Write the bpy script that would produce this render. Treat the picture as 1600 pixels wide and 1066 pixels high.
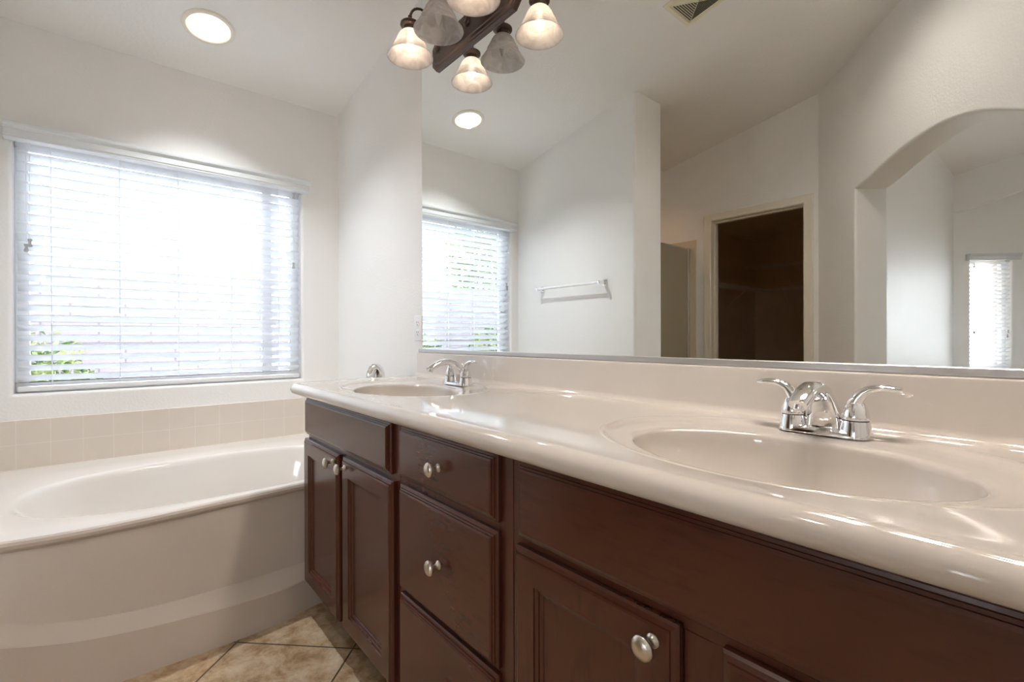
import bpy, bmesh, math, random
from mathutils import Vector, Matrix
from math import sin, cos, pi, radians, sqrt, atan2

# ------------------------------------------------------------------ camera, world, light
scn = bpy.context.scene
COL = scn.collection
for o in list(bpy.data.objects):
    bpy.data.objects.remove(o)

CAM = Vector((3.048, -1.126, 1.045))
YAW, PITCH, ROLL = 0.702436, -0.0028129, -0.0028413
FPX, V0 = 744.05, 529.29
F = Vector((-cos(YAW) * cos(PITCH), sin(YAW) * cos(PITCH), sin(PITCH)))
R = F.cross(Vector((0, 0, 1))).normalized()
U = R.cross(F)
R2 = R * cos(ROLL) + U * sin(ROLL)
U2 = -R * sin(ROLL) + U * cos(ROLL)
cd = bpy.data.cameras.new('camera')
cam = bpy.data.objects.new('camera', cd)
COL.objects.link(cam)
M = Matrix((( R2.x, U2.x, -F.x, CAM.x), (R2.y, U2.y, -F.y, CAM.y), (R2.z, U2.z, -F.z, CAM.z), (0, 0, 0, 1)))
cam.matrix_world = M
cd.sensor_width = 36
cd.lens = FPX / 1600 * 36
cd.shift_y = -(533 - V0) / 1600
cd.clip_start = 0.02
scn.camera = cam

scn.view_settings.view_transform = 'Standard'
scn.view_settings.look = 'None'
scn.view_settings.gamma = 1
scn.view_settings.use_curve_mapping = False
scn.view_settings.exposure = 3.8
cy = scn.cycles
cy.use_denoising = True
cy.max_bounces = 14
cy.diffuse_bounces = 8
cy.glossy_bounces = 6
cy.transmission_bounces = 8
cy.transparent_max_bounces = 16
cy.sample_clamp_indirect = 12
cy.caustics_reflective = False
cy.caustics_refractive = False

SKY = 1.42
w = bpy.data.worlds.new('sky'); scn.world = w
w.use_nodes = True
nt = w.node_tree
bg = nt.nodes['Background']
tc = nt.nodes.new('ShaderNodeTexCoord')
sep = nt.nodes.new('ShaderNodeSeparateXYZ')
rmp = nt.nodes.new('ShaderNodeValToRGB')
nt.links.new(tc.outputs['Generated'], sep.inputs[0])
nt.links.new(sep.outputs['Z'], rmp.inputs[0])
rmp.color_ramp.elements[0].position = 0.0
rmp.color_ramp.elements[0].color = (0.89, 0.94, 1.0, 1)
rmp.color_ramp.elements[1].position = 0.6
rmp.color_ramp.elements[1].color = (0.80, 0.89, 1.0, 1)
nt.links.new(rmp.outputs[0], bg.inputs['Color'])
bg.inputs['Strength'].default_value = SKY

sd = bpy.data.lights.new('sun', 'SUN'); sd.energy = 1.35; sd.angle = radians(3); sd.color = (1, .95, .88)
so = bpy.data.objects.new('sun', sd); COL.objects.link(so)
so.rotation_euler = Vector((-0.50, 0.06, 0.86)).to_track_quat('Z', 'Y').to_euler()

CAN_W, BULB_W, BED_FILL_W, SHOWER_W = 6.6, .18, .6, 1.0
NEAR_BULB_W = 1.15  # unseen near-sink bulbs, raised above the seen ones to fill the room
HALL_FILL_W = 2.2

# ------------------------------------------------------------------ materials
def mat(name, col, rough=.5, metal=0., coat=0., spec=.5, bump=None, trans=0., emit=None, ior=1.45, sss=0):
    m = bpy.data.materials.new(name); m.use_nodes = True
    b = m.node_tree.nodes['Principled BSDF']
    b.inputs['Base Color'].default_value = (*col, 1)
    b.inputs['Roughness'].default_value = rough
    b.inputs['Metallic'].default_value = metal
    b.inputs['Coat Weight'].default_value = coat
    b.inputs['Coat Roughness'].default_value = .02
    b.inputs['Specular IOR Level'].default_value = spec
    b.inputs['Transmission Weight'].default_value = trans
    b.inputs['IOR'].default_value = ior
    if sss:
        b.inputs['Subsurface Weight'].default_value = sss
        b.inputs['Subsurface Radius'].default_value = (.02, .015, .01)
    if emit:
        b.inputs['Emission Color'].default_value = (*emit[0], 1)
        b.inputs['Emission Strength'].default_value = emit[1]
    if bump:
        sc, st, dist = bump
        N = m.node_tree
        t = N.nodes.new('ShaderNodeTexCoord'); n = N.nodes.new('ShaderNodeTexNoise'); bu = N.nodes.new('ShaderNodeBump')
        n.inputs['Scale'].default_value = sc; n.inputs['Detail'].default_value = 3
        bu.inputs['Strength'].default_value = st; bu.inputs['Distance'].default_value = dist
        N.links.new(t.outputs['Object'], n.inputs['Vector'])
        N.links.new(n.outputs['Fac'], bu.inputs['Height'])
        N.links.new(bu.outputs['Normal'], b.inputs['Normal'])
    return m

def nodes(m):
    return m.node_tree, m.node_tree.nodes['Principled BSDF']

paint = mat('wall_paint', (.87, .865, .85), .42, spec=.35, bump=(90, .35, .003))
paint_ceiling = mat('ceiling_paint', (.87, .86, .84), .7, spec=.2, bump=(60, .5, .004))
paint_warm_cast = mat('wall_paint_warm_cast', (.88, .74, .58), .7, spec=.2, bump=(90, .3, .003))  # same wall paint, with the closet's warm shade put into the colour
trim_paint = mat('trim_paint', (.84, .79, .69), .35)
valance_vinyl = mat('valance_vinyl', (.72, .75, .76), .45)
white_vinyl = mat('white_vinyl', (.88, .89, .90), .4)
marble = mat('cultured_marble', (.63, .58, .53), .06, spec=.5, coat=.45)
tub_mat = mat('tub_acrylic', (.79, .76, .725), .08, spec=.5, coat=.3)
tub_apron_shaded = mat('tub_apron_textured_shaded', (.58, .51, .45), .42, spec=.4, bump=(260, .3, .0012))  # own grainy texture; tub colour darkened to hold the apron's shade
chrome = mat('chrome', (.86, .86, .87), .06, metal=1)
nickel = mat('satin_nickel', (.72, .68, .62), .28, metal=1)
silver = mat('brushed_silver', (.60, .59, .60), .42, metal=1)
bronze = mat('dark_bronze', (.10, .07, .06), .28, metal=.85)
mirror_mat = mat('mirror_glass', (.90, .92, .905), .0, metal=1)
mirror_back = mat('mirror_edge', (.12, .14, .14), .4)
black = mat('dark_gap', (.01, .008, .008), .7)
grey_plastic = mat('grey_plastic', (.45, .46, .46), .4)
vent_paint = mat('cream_vent_enamel', (.80, .77, .60), .45)
vent_dark = mat('vent_duct', (.10, .09, .06), .8)
shower_tile = mat('shower_tile', (.72, .64, .50), .3)
outside_ground = mat('gravel', (.35, .31, .28), .9, bump=(40, .5, .02))
stucco = mat('stucco', (.70, .66, .62), .9)
roof_mat = mat('roof_tiles', (.22, .25, .33), .8)
bark = mat('bark', (.20, .13, .08), .9)

def leafmat(name, a, b_):
    m = mat(name, a, .6, spec=.3)
    N, b = nodes(m)
    t = N.nodes.new('ShaderNodeTexCoord'); n = N.nodes.new('ShaderNodeTexNoise'); r = N.nodes.new('ShaderNodeValToRGB')
    n.inputs['Scale'].default_value = 9
    N.links.new(t.outputs['Object'], n.inputs['Vector']); N.links.new(n.outputs['Fac'], r.inputs[0])
    r.color_ramp.elements[0].position = .4; r.color_ramp.elements[0].color = (*a, 1)
    r.color_ramp.elements[1].position = .62; r.color_ramp.elements[1].color = (*b_, 1)
    N.links.new(r.outputs[0], b.inputs['Base Color'])
    return m
leaf = leafmat('leaves', (.035, .075, .02), (.17, .20, .07))

def wood(name, axis):
    m = mat(name, (.06, .02, .012), .26, spec=.5, coat=.25)
    N, b = nodes(m)
    b.inputs['Coat Roughness'].default_value = .15
    t = N.nodes.new('ShaderNodeTexCoord'); mp = N.nodes.new('ShaderNodeMapping')
    s = [9, 9, 9]; s['xyz'.index(axis)] = 1.6
    mp.inputs['Scale'].default_value = s
    n = N.nodes.new('ShaderNodeTexNoise'); n.inputs['Scale'].default_value = 1.6
    n.inputs['Detail'].default_value = 6; n.inputs['Distortion'].default_value = 1.6
    wv = N.nodes.new('ShaderNodeMath'); wv.operation = 'MULTIPLY'; wv.inputs[1].default_value = 1.8
    fr = N.nodes.new('ShaderNodeMath'); fr.operation = 'PINGPONG'; fr.inputs[1].default_value = 1.0
    n2 = N.nodes.new('ShaderNodeTexNoise'); n2.inputs['Scale'].default_value = 14; n2.inputs['Detail'].default_value = 4
    ad = N.nodes.new('ShaderNodeMath'); ad.operation = 'ADD'
    hf = N.nodes.new('ShaderNodeMath'); hf.operation = 'MULTIPLY'; hf.inputs[1].default_value = .5
    n2.inputs['Detail'].default_value = 1
    r = N.nodes.new('ShaderNodeValToRGB')
    L = N.links.new
    L(t.outputs['Object'], mp.inputs[0]); L(mp.outputs[0], n.inputs['Vector']); L(mp.outputs[0], n2.inputs['Vector'])
    L(n.outputs['Fac'], wv.inputs[0]); L(wv.outputs[0], fr.inputs[0]); L(fr.outputs[0], ad.inputs[0]); L(n2.outputs['Fac'], ad.inputs[1])
    L(ad.outputs[0], hf.inputs[0]); L(hf.outputs[0], r.inputs[0])
    r.color_ramp.elements[0].position = .30; r.color_ramp.elements[0].color = (.056, .0165, .010, 1)
    r.color_ramp.elements[1].position = .66; r.color_ramp.elements[1].color = (.086, .0255, .0145, 1)
    L(r.outputs[0], b.inputs['Base Color'])
    return m
wood_x = wood('cherry_wood_horizontal', 'x')
wood_z = wood('cherry_wood_vertical', 'z')

def floor_material():
    m = mat('travertine_floor_tile', (.5, .36, .24), .35, spec=.4)
    N, b = nodes(m); L = N.links.new
    t = N.nodes.new('ShaderNodeTexCoord'); mp = N.nodes.new('ShaderNodeMapping'); mp.vector_type = 'TEXTURE'
    mp.inputs['Location'].default_value = (1.19, -.795, 0); mp.inputs['Rotation'].default_value = (0, 0, radians(45))
    br = N.nodes.new('ShaderNodeTexBrick')
    br.offset = 0; br.inputs['Scale'].default_value = 1; br.inputs['Brick Width'].default_value = .412; br.inputs['Row Height'].default_value = .412
    br.inputs['Mortar Size'].default_value = .0035; br.inputs['Mortar Smooth'].default_value = .3
    br.inputs['Color1'].default_value = (0, 0, 0, 1); br.inputs['Color2'].default_value = (1, 1, 1, 1)
    L(t.outputs['Object'], mp.inputs[0]); L(mp.outputs[0], br.inputs['Vector'])
    n = N.nodes.new('ShaderNodeTexNoise'); n.inputs['Scale'].default_value = 13; n.inputs['Detail'].default_value = 10; n.inputs['Roughness'].default_value = .72; n.inputs['Distortion'].default_value = .25
    L(t.outputs['Object'], n.inputs['Vector'])
    r = N.nodes.new('ShaderNodeValToRGB')
    e = r.color_ramp.elements
    e[0].position = .33; e[0].color = (.25, .14, .065, 1); e[1].position = .66; e[1].color = (.66, .54, .40, 1)
    k = e.new(.46); k.color = (.44, .31, .18, 1)
    L(n.outputs['Fac'], r.inputs[0])
    mx = N.nodes.new('ShaderNodeMix'); mx.data_type = 'RGBA'
    L(br.outputs['Fac'], mx.inputs[0]); L(r.outputs[0], mx.inputs[6]); mx.inputs[7].default_value = (.10, .075, .05, 1)
    L(mx.outputs[2], b.inputs['Base Color'])
    bu = N.nodes.new('ShaderNodeBump'); bu.invert = True; bu.inputs['Strength'].default_value = .6; bu.inputs['Distance'].default_value = .003
    L(br.outputs['Fac'], bu.inputs['Height']); L(bu.outputs[0], b.inputs['Normal'])
    return m
floor_mat = floor_material()

def brick_material(name, c1, c2, mortar, bw, rh, ms, offset, swap, rough=.5, loc=(0, 0, 0)):
    """brick pattern on a wall of constant x (swap='yz') or constant y (swap='xz')"""
    m = mat(name, c1, rough)
    N, b = nodes(m); L = N.links.new
    t = N.nodes.new('ShaderNodeTexCoord'); s = N.nodes.new('ShaderNodeSeparateXYZ'); c = N.nodes.new('ShaderNodeCombineXYZ')
    L(t.outputs['Object'], s.inputs[0])
    L(s.outputs['Y' if swap == 'yz' else 'X'], c.inputs[0]); L(s.outputs['Z'], c.inputs[1])
    mp = N.nodes.new('ShaderNodeMapping'); mp.vector_type = 'TEXTURE'; mp.inputs['Location'].default_value = loc
    L(c.outputs[0], mp.inputs[0])
    br = N.nodes.new('ShaderNodeTexBrick'); br.offset = offset
    br.inputs['Scale'].default_value = 1; br.inputs['Brick Width'].default_value = bw; br.inputs['Row Height'].default_value = rh
    br.inputs['Mortar Size'].default_value = ms; br.inputs['Mortar Smooth'].default_value = .2
    br.inputs['Color1'].default_value = (*c1, 1); br.inputs['Color2'].default_value = (*c2, 1); br.inputs['Mortar'].default_value = (*mortar, 1)
    L(mp.outputs[0], br.inputs['Vector']); L(br.outputs['Color'], b.inputs['Base Color'])
    bu = N.nodes.new('ShaderNodeBump'); bu.invert = True; bu.inputs['Strength'].default_value = .35; bu.inputs['Distance'].default_value = .002
    L(br.outputs['Fac'], bu.inputs['Height']); L(bu.outputs[0], b.inputs['Normal'])
    return m
splash_tile = brick_material('beige_wall_tile', (.72, .65, .575), (.73, .66, .585), (.79, .74, .68), .1112, .1092, .0016, 0, 'yz', .22, (-1.443, .4625, 0))
block_mat = brick_material('garden_block', (.12, .10, .115), (.11, .092, .108), (.06, .052, .06), .40, .20, .008, .5, 'yz', .9)

def slat_material():
    m = bpy.data.materials.new('blind_slat'); m.use_nodes = True
    N = m.node_tree; b = N.nodes['Principled BSDF']; out = N.nodes['Material Output']
    b.inputs['Base Color'].default_value = (.84, .85, .86, 1); b.inputs['Roughness'].default_value = .4
    tr = N.nodes.new('ShaderNodeBsdfTranslucent'); tr.inputs[0].default_value = (.92, .94, .97, 1)
    mx = N.nodes.new('ShaderNodeMixShader'); mx.inputs[0].default_value = .42
    N.links.new(b.outputs[0], mx.inputs[1]); N.links.new(tr.outputs[0], mx.inputs[2]); N.links.new(mx.outputs[0], out.inputs['Surface'])
    return m
slat_mat = slat_material()

def glass_material(name, tint=(1, 1, 1), rough=0.0, gl=.08, frosted=0.):
    """thin pane: mostly lets light straight through, with a faint reflection"""
    m = bpy.data.materials.new(name); m.use_nodes = True
    N = m.node_tree; out = N.nodes['Material Output']; N.nodes.remove(N.nodes['Principled BSDF'])
    tp = N.nodes.new('ShaderNodeBsdfTransparent'); tp.inputs[0].default_value = (*tint, 1)
    g = N.nodes.new('ShaderNodeBsdfGlossy'); g.inputs['Roughness'].default_value = rough
    fr = N.nodes.new('ShaderNodeFresnel'); fr.inputs[0].default_value = 1.45
    mx = N.nodes.new('ShaderNodeMixShader')
    N.links.new(fr.outputs[0], mx.inputs[0]); N.links.new(tp.outputs[0], mx.inputs[1]); N.links.new(g.outputs[0], mx.inputs[2])
    last = mx
    if frosted:
        d = N.nodes.new('ShaderNodeBsdfDiffuse'); d.inputs[0].default_value = (*tint, 1)
        m2 = N.nodes.new('ShaderNodeMixShader'); m2.inputs[0].default_value = frosted
        N.links.new(mx.outputs[0], m2.inputs[1]); N.links.new(d.outputs[0], m2.inputs[2]); last = m2
    N.links.new(last.outputs[0], out.inputs['Surface'])
    return m
pane = glass_material('window_glass', (.97, .98, .98))
shower_glass = glass_material('obscure_shower_glass', (.66, .60, .47), .25, frosted=.6)

def shade_material(name, tint, emit):
    m = bpy.data.materials.new(name); m.use_nodes = True
    N = m.node_tree; b = N.nodes['Principled BSDF']; out = N.nodes['Material Output']; L = N.links.new
    b.inputs['Base Color'].default_value = (*tint, 1); b.inputs['Roughness'].default_value = .25
    t = N.nodes.new('ShaderNodeTexCoord'); n = N.nodes.new('ShaderNodeTexNoise'); n.inputs['Scale'].default_value = 14; n.inputs['Distortion'].default_value = 2.5
    r = N.nodes.new('ShaderNodeValToRGB')
    r.color_ramp.elements[0].color = (.80 * tint[0], .80 * tint[1], .80 * tint[2], 1); r.color_ramp.elements[0].position = .35
    r.color_ramp.elements[1].color = (*tint, 1); r.color_ramp.elements[1].position = .6
    L(t.outputs['Object'], n.inputs['Vector']); L(n.outputs['Fac'], r.inputs[0]); L(r.outputs[0], b.inputs['Base Color'])
    tr = N.nodes.new('ShaderNodeBsdfTranslucent'); L(r.outputs[0], tr.inputs[0])
    tp = N.nodes.new('ShaderNodeBsdfTransparent')
    m1 = N.nodes.new('ShaderNodeMixShader'); m1.inputs[0].default_value = .55
    m2 = N.nodes.new('ShaderNodeMixShader'); m2.inputs[0].default_value = .28
    L(b.outputs[0], m1.inputs[1]); L(tr.outputs[0], m1.inputs[2]); L(m1.outputs[0], m2.inputs[1]); L(tp.outputs[0], m2.inputs[2]); L(m2.outputs[0], out.inputs['Surface'])
    return m
shade_glass = shade_material('alabaster_glass', (.90, .87, .85), None)
bulb_on = mat('lit_bulb', (1, .9, .8), .3, emit=((1.0, .84, .66), .5))
bulb_off = mat('clear_bulb', (.75, .74, .72), .08, spec=.6)
lens_on = mat('lit_ceiling_lens', (1, .95, .9), .4, emit=((1.0, .86, .74), .16))

# ------------------------------------------------------------------ mesh helpers
class MB:
    def __init__(s): s.v = []; s.f = []; s.m = []
    def add(s, vs, fs, mi=0):
        k = len(s.v); s.v += [tuple(v) for v in vs]; s.f += [tuple(i + k for i in f) for f in fs]; s.m += [mi] * len(fs)
        return s
    def box(s, a, b, bev=0., seg=2, mi=0, T=None):
        x0, x1 = sorted((a[0], b[0])); y0, y1 = sorted((a[1], b[1])); z0, z1 = sorted((a[2], b[2]))
        bm = bmesh.new()
        bmesh.ops.create_cube(bm, size=1)
        for v in bm.verts:
            v.co = Vector(((v.co.x + .5) * (x1 - x0) + x0, (v.co.y + .5) * (y1 - y0) + y0, (v.co.z + .5) * (z1 - z0) + z0))
        if bev > 0:
            bmesh.ops.bevel(bm, geom=bm.edges[:], offset=min(bev, .49 * min(x1 - x0, y1 - y0, z1 - z0)), segments=seg, affect='EDGES', profile=.5)
        bm.verts.index_update()
        vs = [v.co.copy() for v in bm.verts]
        if T: vs = [T(v) for v in vs]
        s.add(vs, [[v.index for v in f.verts] for f in bm.faces], mi); bm.free()
        return s
    def poly_prism(s, pts, z0, z1, mi=0):
        """vertical prism on a plan polygon"""
        n = len(pts)
        s.add([(x, y, z0) for x, y in pts] + [(x, y, z1) for x, y in pts],
              [tuple(range(n))[::-1], tuple(range(n, 2 * n))] + [(i, (i + 1) % n, n + (i + 1) % n, n + i) for i in range(n)], mi)
        return s
    def loops(s, rings, closed=True, cap0=False, cap1=False, mi=0):
        n = len(rings[0]); k = len(s.v)
        for r in rings: s.v += [tuple(p) for p in r]
        for i in range(len(rings) - 1):
            for j in range(n if closed else n - 1):
                a = k + i * n + j; b = k + i * n + (j + 1) % n
                s.f.append((a, b, b + n, a + n)); s.m.append(mi)
        if cap0: s.f.append(tuple(k + j for j in range(n))[::-1]); s.m.append(mi)
        if cap1: s.f.append(tuple(k + (len(rings) - 1) * n + j for j in range(n))); s.m.append(mi)
        return s
    def lathe(s, prof, o=(0, 0, 0), ax=(0, 0, 1), n=32, mi=0, sx=1., sy=1., caps=True):
        ax = Vector(ax).normalized(); a = ax.orthogonal().normalized() if abs(ax.z) < .99 else Vector((1, 0, 0)); b = ax.cross(a); o = Vector(o)
        rings = [[o + ax * h + (a * cos(2 * pi * j / n) * sx + b * sin(2 * pi * j / n) * sy) * r for j in range(n)] for r, h in prof]
        return s.loops(rings, True, caps, caps, mi)
    def tube(s, path, rad, n=12, mi=0, up=None, caps=True, T=None, sq=2.):
        """rad: number or list of (width, height) half sizes; width runs sideways, height along the frame's up"""
        P = [Vector(p) for p in path]; rings = []
        upv = Vector(up) if up else None
        prev = None
        for i, p in enumerate(P):
            t = (P[min(i + 1, len(P) - 1)] - P[max(i - 1, 0)]).normalized()
            if upv is not None: side = t.cross(upv).normalized()
            else:
                side = t.orthogonal().normalized() if prev is None else (prev - t * prev.dot(t)).normalized()
            prev = side
            u = side.cross(t).normalized()
            r = rad[i] if isinstance(rad, (list, tuple)) and not isinstance(rad[0], (int, float)) else ((rad[i], rad[i]) if isinstance(rad, (list, tuple)) else (rad, rad))
            ring = []
            for j in range(n):
                c, d = cos(2 * pi * j / n), sin(2 * pi * j / n)
                c = math.copysign(abs(c) ** (2 / sq), c); d = math.copysign(abs(d) ** (2 / sq), d)
                q = p + side * c * r[0] + u * d * r[1]
                ring.append(T(q) if T else q)
            rings.append(ring)
        return s.loops(rings, True, caps, caps, mi)

def obj(name, mb, mats, parent=None, smooth=True, ang=32, fix=True):
    if not isinstance(mats, (list, tuple)): mats = [mats]
    org = Vector((0, 0, 0))
    p = parent
    while p is not None:
        org += Vector(p.location); p = p.parent
    me = bpy.data.meshes.new(name)
    me.from_pydata([Vector(v) - org for v in mb.v], [], mb.f)
    for m in mats: me.materials.append(m)
    for p_, mi in zip(me.polygons, mb.m): p_.material_index = mi
    if fix:
        bm = bmesh.new(); bm.from_mesh(me)
        bmesh.ops.remove_doubles(bm, verts=bm.verts[:], dist=1e-6)
        bmesh.ops.recalc_face_normals(bm, faces=bm.faces[:])
        bm.to_mesh(me); bm.free()
    if smooth:
        for p_ in me.polygons: p_.use_smooth = True
        me.set_sharp_from_angle(angle=radians(ang))
    me.update()
    o = bpy.data.objects.new(name, me); COL.objects.link(o)
    if parent: o.parent = parent
    return o

def tag(o, label, cat, group=None, kind=None):
    if label: o['label'] = label
    if cat: o['category'] = cat
    if group: o['group'] = group
    if kind: o['kind'] = kind
    return o
def thing(name, loc, label, cat, group=None):
    o = bpy.data.objects.new(name, None); o.empty_display_size = .05; COL.objects.link(o); o.location = loc
    return tag(o, label, cat, group)
def struct(o, label, cat='room'):
    o['kind'] = 'structure'; o['label'] = label; o['category'] = cat
    return o
def copy_tree(o, loc=None, parent=None):
    c = o.copy(); COL.objects.link(c)
    if parent: c.parent = parent
    if loc is not None: c.location = loc
    for ch in [x for x in bpy.data.objects if x.parent == o]:
        copy_tree(ch, None, c)
    return c

# ------------------------------------------------------------------ the room
CZ = lambda x: 2.459 + .179 * x          # sloping ceiling
X1 = 3.66                                 # right wall
YP, YP2 = -1.536, -1.850                  # partition beside the tub
YC = -2.787                               # closet wall
PX = 1.177
AC = (1.854, YC - .003)                   # corner where the arch wall starts
TA = radians(44.5)
AD = (cos(TA), sin(TA))                   # along the arch wall
AN = (sin(TA), -cos(TA))                  # away from the bathroom
AT = .20

# floor
struct(obj('floor', MB().box((-.15, .15, -.08), (6.3, -8.6, 0)), floor_mat, smooth=False), 'travertine tile floor laid diagonally beside the tub and vanity', 'floor')

# ceiling: one sloping slab
mb = MB()
xs = (-.15, 6.3); ys = (.15, -8.6)
V = [(x, y, CZ(x) + d) for d in (0, .12) for x in xs for y in ys]
mb.add(V, [(0, 1, 3, 2), (4, 6, 7, 5), (0, 2, 6, 4), (1, 5, 7, 3), (0, 4, 5, 1), (2, 3, 7, 6)])
struct(obj('ceiling', mb, paint_ceiling, smooth=False), 'off-white textured ceiling sloping up away from the tub window', 'ceiling')

def wall_prism(pts, extra=.06):
    """vertical wall on a plan polygon with its top buried in the ceiling slab"""
    mb = MB(); n = len(pts)
    mb.add([(x, y, 0) for x, y in pts] + [(x, y, CZ(x) + extra) for x, y in pts],
           [tuple(range(n))[::-1], tuple(range(n, 2 * n))] + [(i, (i + 1) % n, n + (i + 1) % n, n + i) for i in range(n)])
    return mb
def rounded(pts, rad, n=6):
    """round plan corners: rad is a list of radii"""
    out = []
    N = len(pts)
    for i, p in enumerate(pts):
        r = rad[i]
        if r <= 0: out.append(p); continue
        p = Vector(p); a = (Vector(pts[i - 1]) - p).normalized(); b = (Vector(pts[(i + 1) % N]) - p).normalized()
        h = a.angle(b) / 2; d = r / math.tan(h); c = p + (a + b).normalized() * (r / sin(h))
        s, e = p + a * d - c, p + b * d - c
        for k in range(n + 1):
            v = s.lerp(e, k / n).normalized() * r
            out.append((c.x + v.x, c.y + v.y))
    return out

struct(obj('wall_back', wall_prism([(-.15, 0), (X1 + .12, 0), (X1 + .12, .12), (-.15, .12)]), paint, ang=20), 'off-white wall behind the vanity and mirror', 'wall')
struct(obj('wall_right', wall_prism([(X1, .0), (X1 + .12, .0), (X1 + .12, -1.12), (X1, -1.12)]), paint, ang=20), 'off-white wall at the right end of the vanity', 'wall')
struct(obj('wall_partition', wall_prism(rounded([(0, YP), (PX, YP), (PX, YP2), (0, YP2)], [0, .022, .022, 0])), paint, ang=20), 'off-white partition wall at the foot of the tub with rounded corners', 'wall')

# window wall with a recessed opening (bullnosed reveal)
WY0, WY1, WZ0, WZ1 = -1.452, -.226, .797, 1.97
def holed_wall_x(x_in, x_out, y0, y1, z0, z1, hy0, hy1, hz0, hz1, r=.02, top=None):
    """wall at x = x_in (room side) to x_out with one rectangular hole whose room-side edges are rounded"""
    mb = MB(); s = 1 if x_in > x_out else -1
    def rect(x, g): return [(x, hy0 - g, hz0 - g), (x, hy1 + g, hz0 - g), (x, hy1 + g, hz1 + g), (x, hy0 - g, hz1 + g)]
    outer = [(x_in, y0, z0), (x_in, y1, z0), (x_in, y1, z1), (x_in, y0, z1)]
    rings = [outer] + [rect(x_in - s * r * (1 - cos(a)), r * (1 - sin(a))) for a in [k * pi / 2 / 6 for k in range(7)]]
    rings += [rect(x_out, 0), [(x_out, y0, z0), (x_out, y1, z0), (x_out, y1, z1), (x_out, y0, z1)]]
    mb.loops(rings + [outer])
    return mb
mb = holed_wall_x(0, -.15, -6.4, .0, 0, 2.50, WY0, WY1, WZ0, WZ1)
struct(obj('wall_window', mb, paint, ang=25), 'off-white wall with the recessed window above the tub', 'wall')

# closet wall with door opening (constant y)
DX0, DX1, DZ = 1.062, 1.763, 2.02
def seg_wall(name, boxes, m, label):
    mb = MB()
    for pts, z0, z1 in boxes:
        n = len(pts)
        zt = [CZ(p[0]) + .06 if z1 is None else z1 for p in pts]
        mb.add([(x, y, z0) for x, y in pts] + [(p[0], p[1], z) for p, z in zip(pts, zt)],
               [tuple(range(n))[::-1], tuple(range(n, 2 * n))] + [(i, (i + 1) % n, n + (i + 1) % n, n + i) for i in range(n)])
    return struct(obj(name, mb, m, ang=20), label, 'wall')
Y2 = YC - .11
seg_wall('wall_closet', [([(0, YC), (DX0 - .02, YC), (DX0 - .02, Y2), (0, Y2)], 0, None),
                         ([(DX0 - .02, YC), (DX1 + .02, YC), (DX1 + .02, Y2), (DX0 - .02, Y2)], DZ + .02, None),
                         ([(DX1 + .02, YC), (AC[0] + .005, YC), (AC[0] + .1, Y2), (DX1 + .02, Y2)], 0, None)],
         paint, 'off-white wall with the closet doorway seen in the mirror')
# closet shell
seg_wall('wall_closet_back', [([(0, -6.13), (2.17, -6.13), (2.17, -6.23), (0, -6.23)], 0, None)], paint_warm_cast, 'off-white wall tinted for its brown shade at the back of the closet')
seg_wall('wall_closet_left', [([(0, Y2), (.02, Y2), (.02, -6.13), (0, -6.13)], 0, None)], paint_warm_cast, 'off-white side wall tinted for its brown shade of the closet')
seg_wall('wall_closet_right', [([(1.99, -2.99), (2.02, -3.02), (2.02, -6.13), (1.99, -6.13)], 0, None)], paint_warm_cast, 'side wall of the closet, out of view')
mb = MB(); V = [(x, y, CZ(x) - d) for d in (0.012, -.0) for x in (.02, 1.99) for y in (Y2, -6.13)]
mb.add(V, [(0, 1, 3, 2), (4, 6, 7, 5), (0, 2, 6, 4), (1, 5, 7, 3), (0, 4, 5, 1), (2, 3, 7, 6)])
struct(obj('ceiling_closet', mb, paint_warm_cast, smooth=False), 'off-white ceiling tinted for its brown shade inside the closet', 'ceiling')

# arch wall
S0, S1, ZS, ZA = .412, 1.54, 1.985, 2.117
SE = (X1 + .02 - AC[0]) / AD[0]
def smooth_fn(pts):
    # Catmull-Rom through points
    def f(t):
        t = max(pts[0][0], min(pts[-1][0], t))
        for i in range(len(pts) - 1):
            if t <= pts[i + 1][0] + 1e-9:
                break
        x0, y0 = pts[i]; x1, y1 = pts[i + 1]
        m0 = (pts[i + 1][1] - pts[max(i - 1, 0)][1]) / (pts[i + 1][0] - pts[max(i - 1, 0)][0])
        m1 = (pts[min(i + 2, len(pts) - 1)][1] - pts[i][1]) / (pts[min(i + 2, len(pts) - 1)][0] - pts[i][0])
        h = x1 - x0; k = (t - x0) / h
        return (2 * k**3 - 3 * k**2 + 1) * y0 + (k**3 - 2 * k**2 + k) * h * m0 + (-2 * k**3 + 3 * k**2) * y1 + (k**3 - k**2) * h * m1
    return f
ARC = [(.412, 1.978), (.53, 2.003), (.66, 2.042), (.79, 2.074), (.93, 2.095), (1.06, 2.100), (1.18, 2.086), (1.29, 2.056), (1.38, 2.017), (1.47, 1.972), (1.54, 1.930)]
ARC_F = smooth_fn(ARC)
def arch_z(s): return ARC_F(s)
def A(s, d, z): return (AC[0] + AD[0] * s + AN[0] * d, AC[1] + AD[1] * s + AN[1] * d, z)
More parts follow.
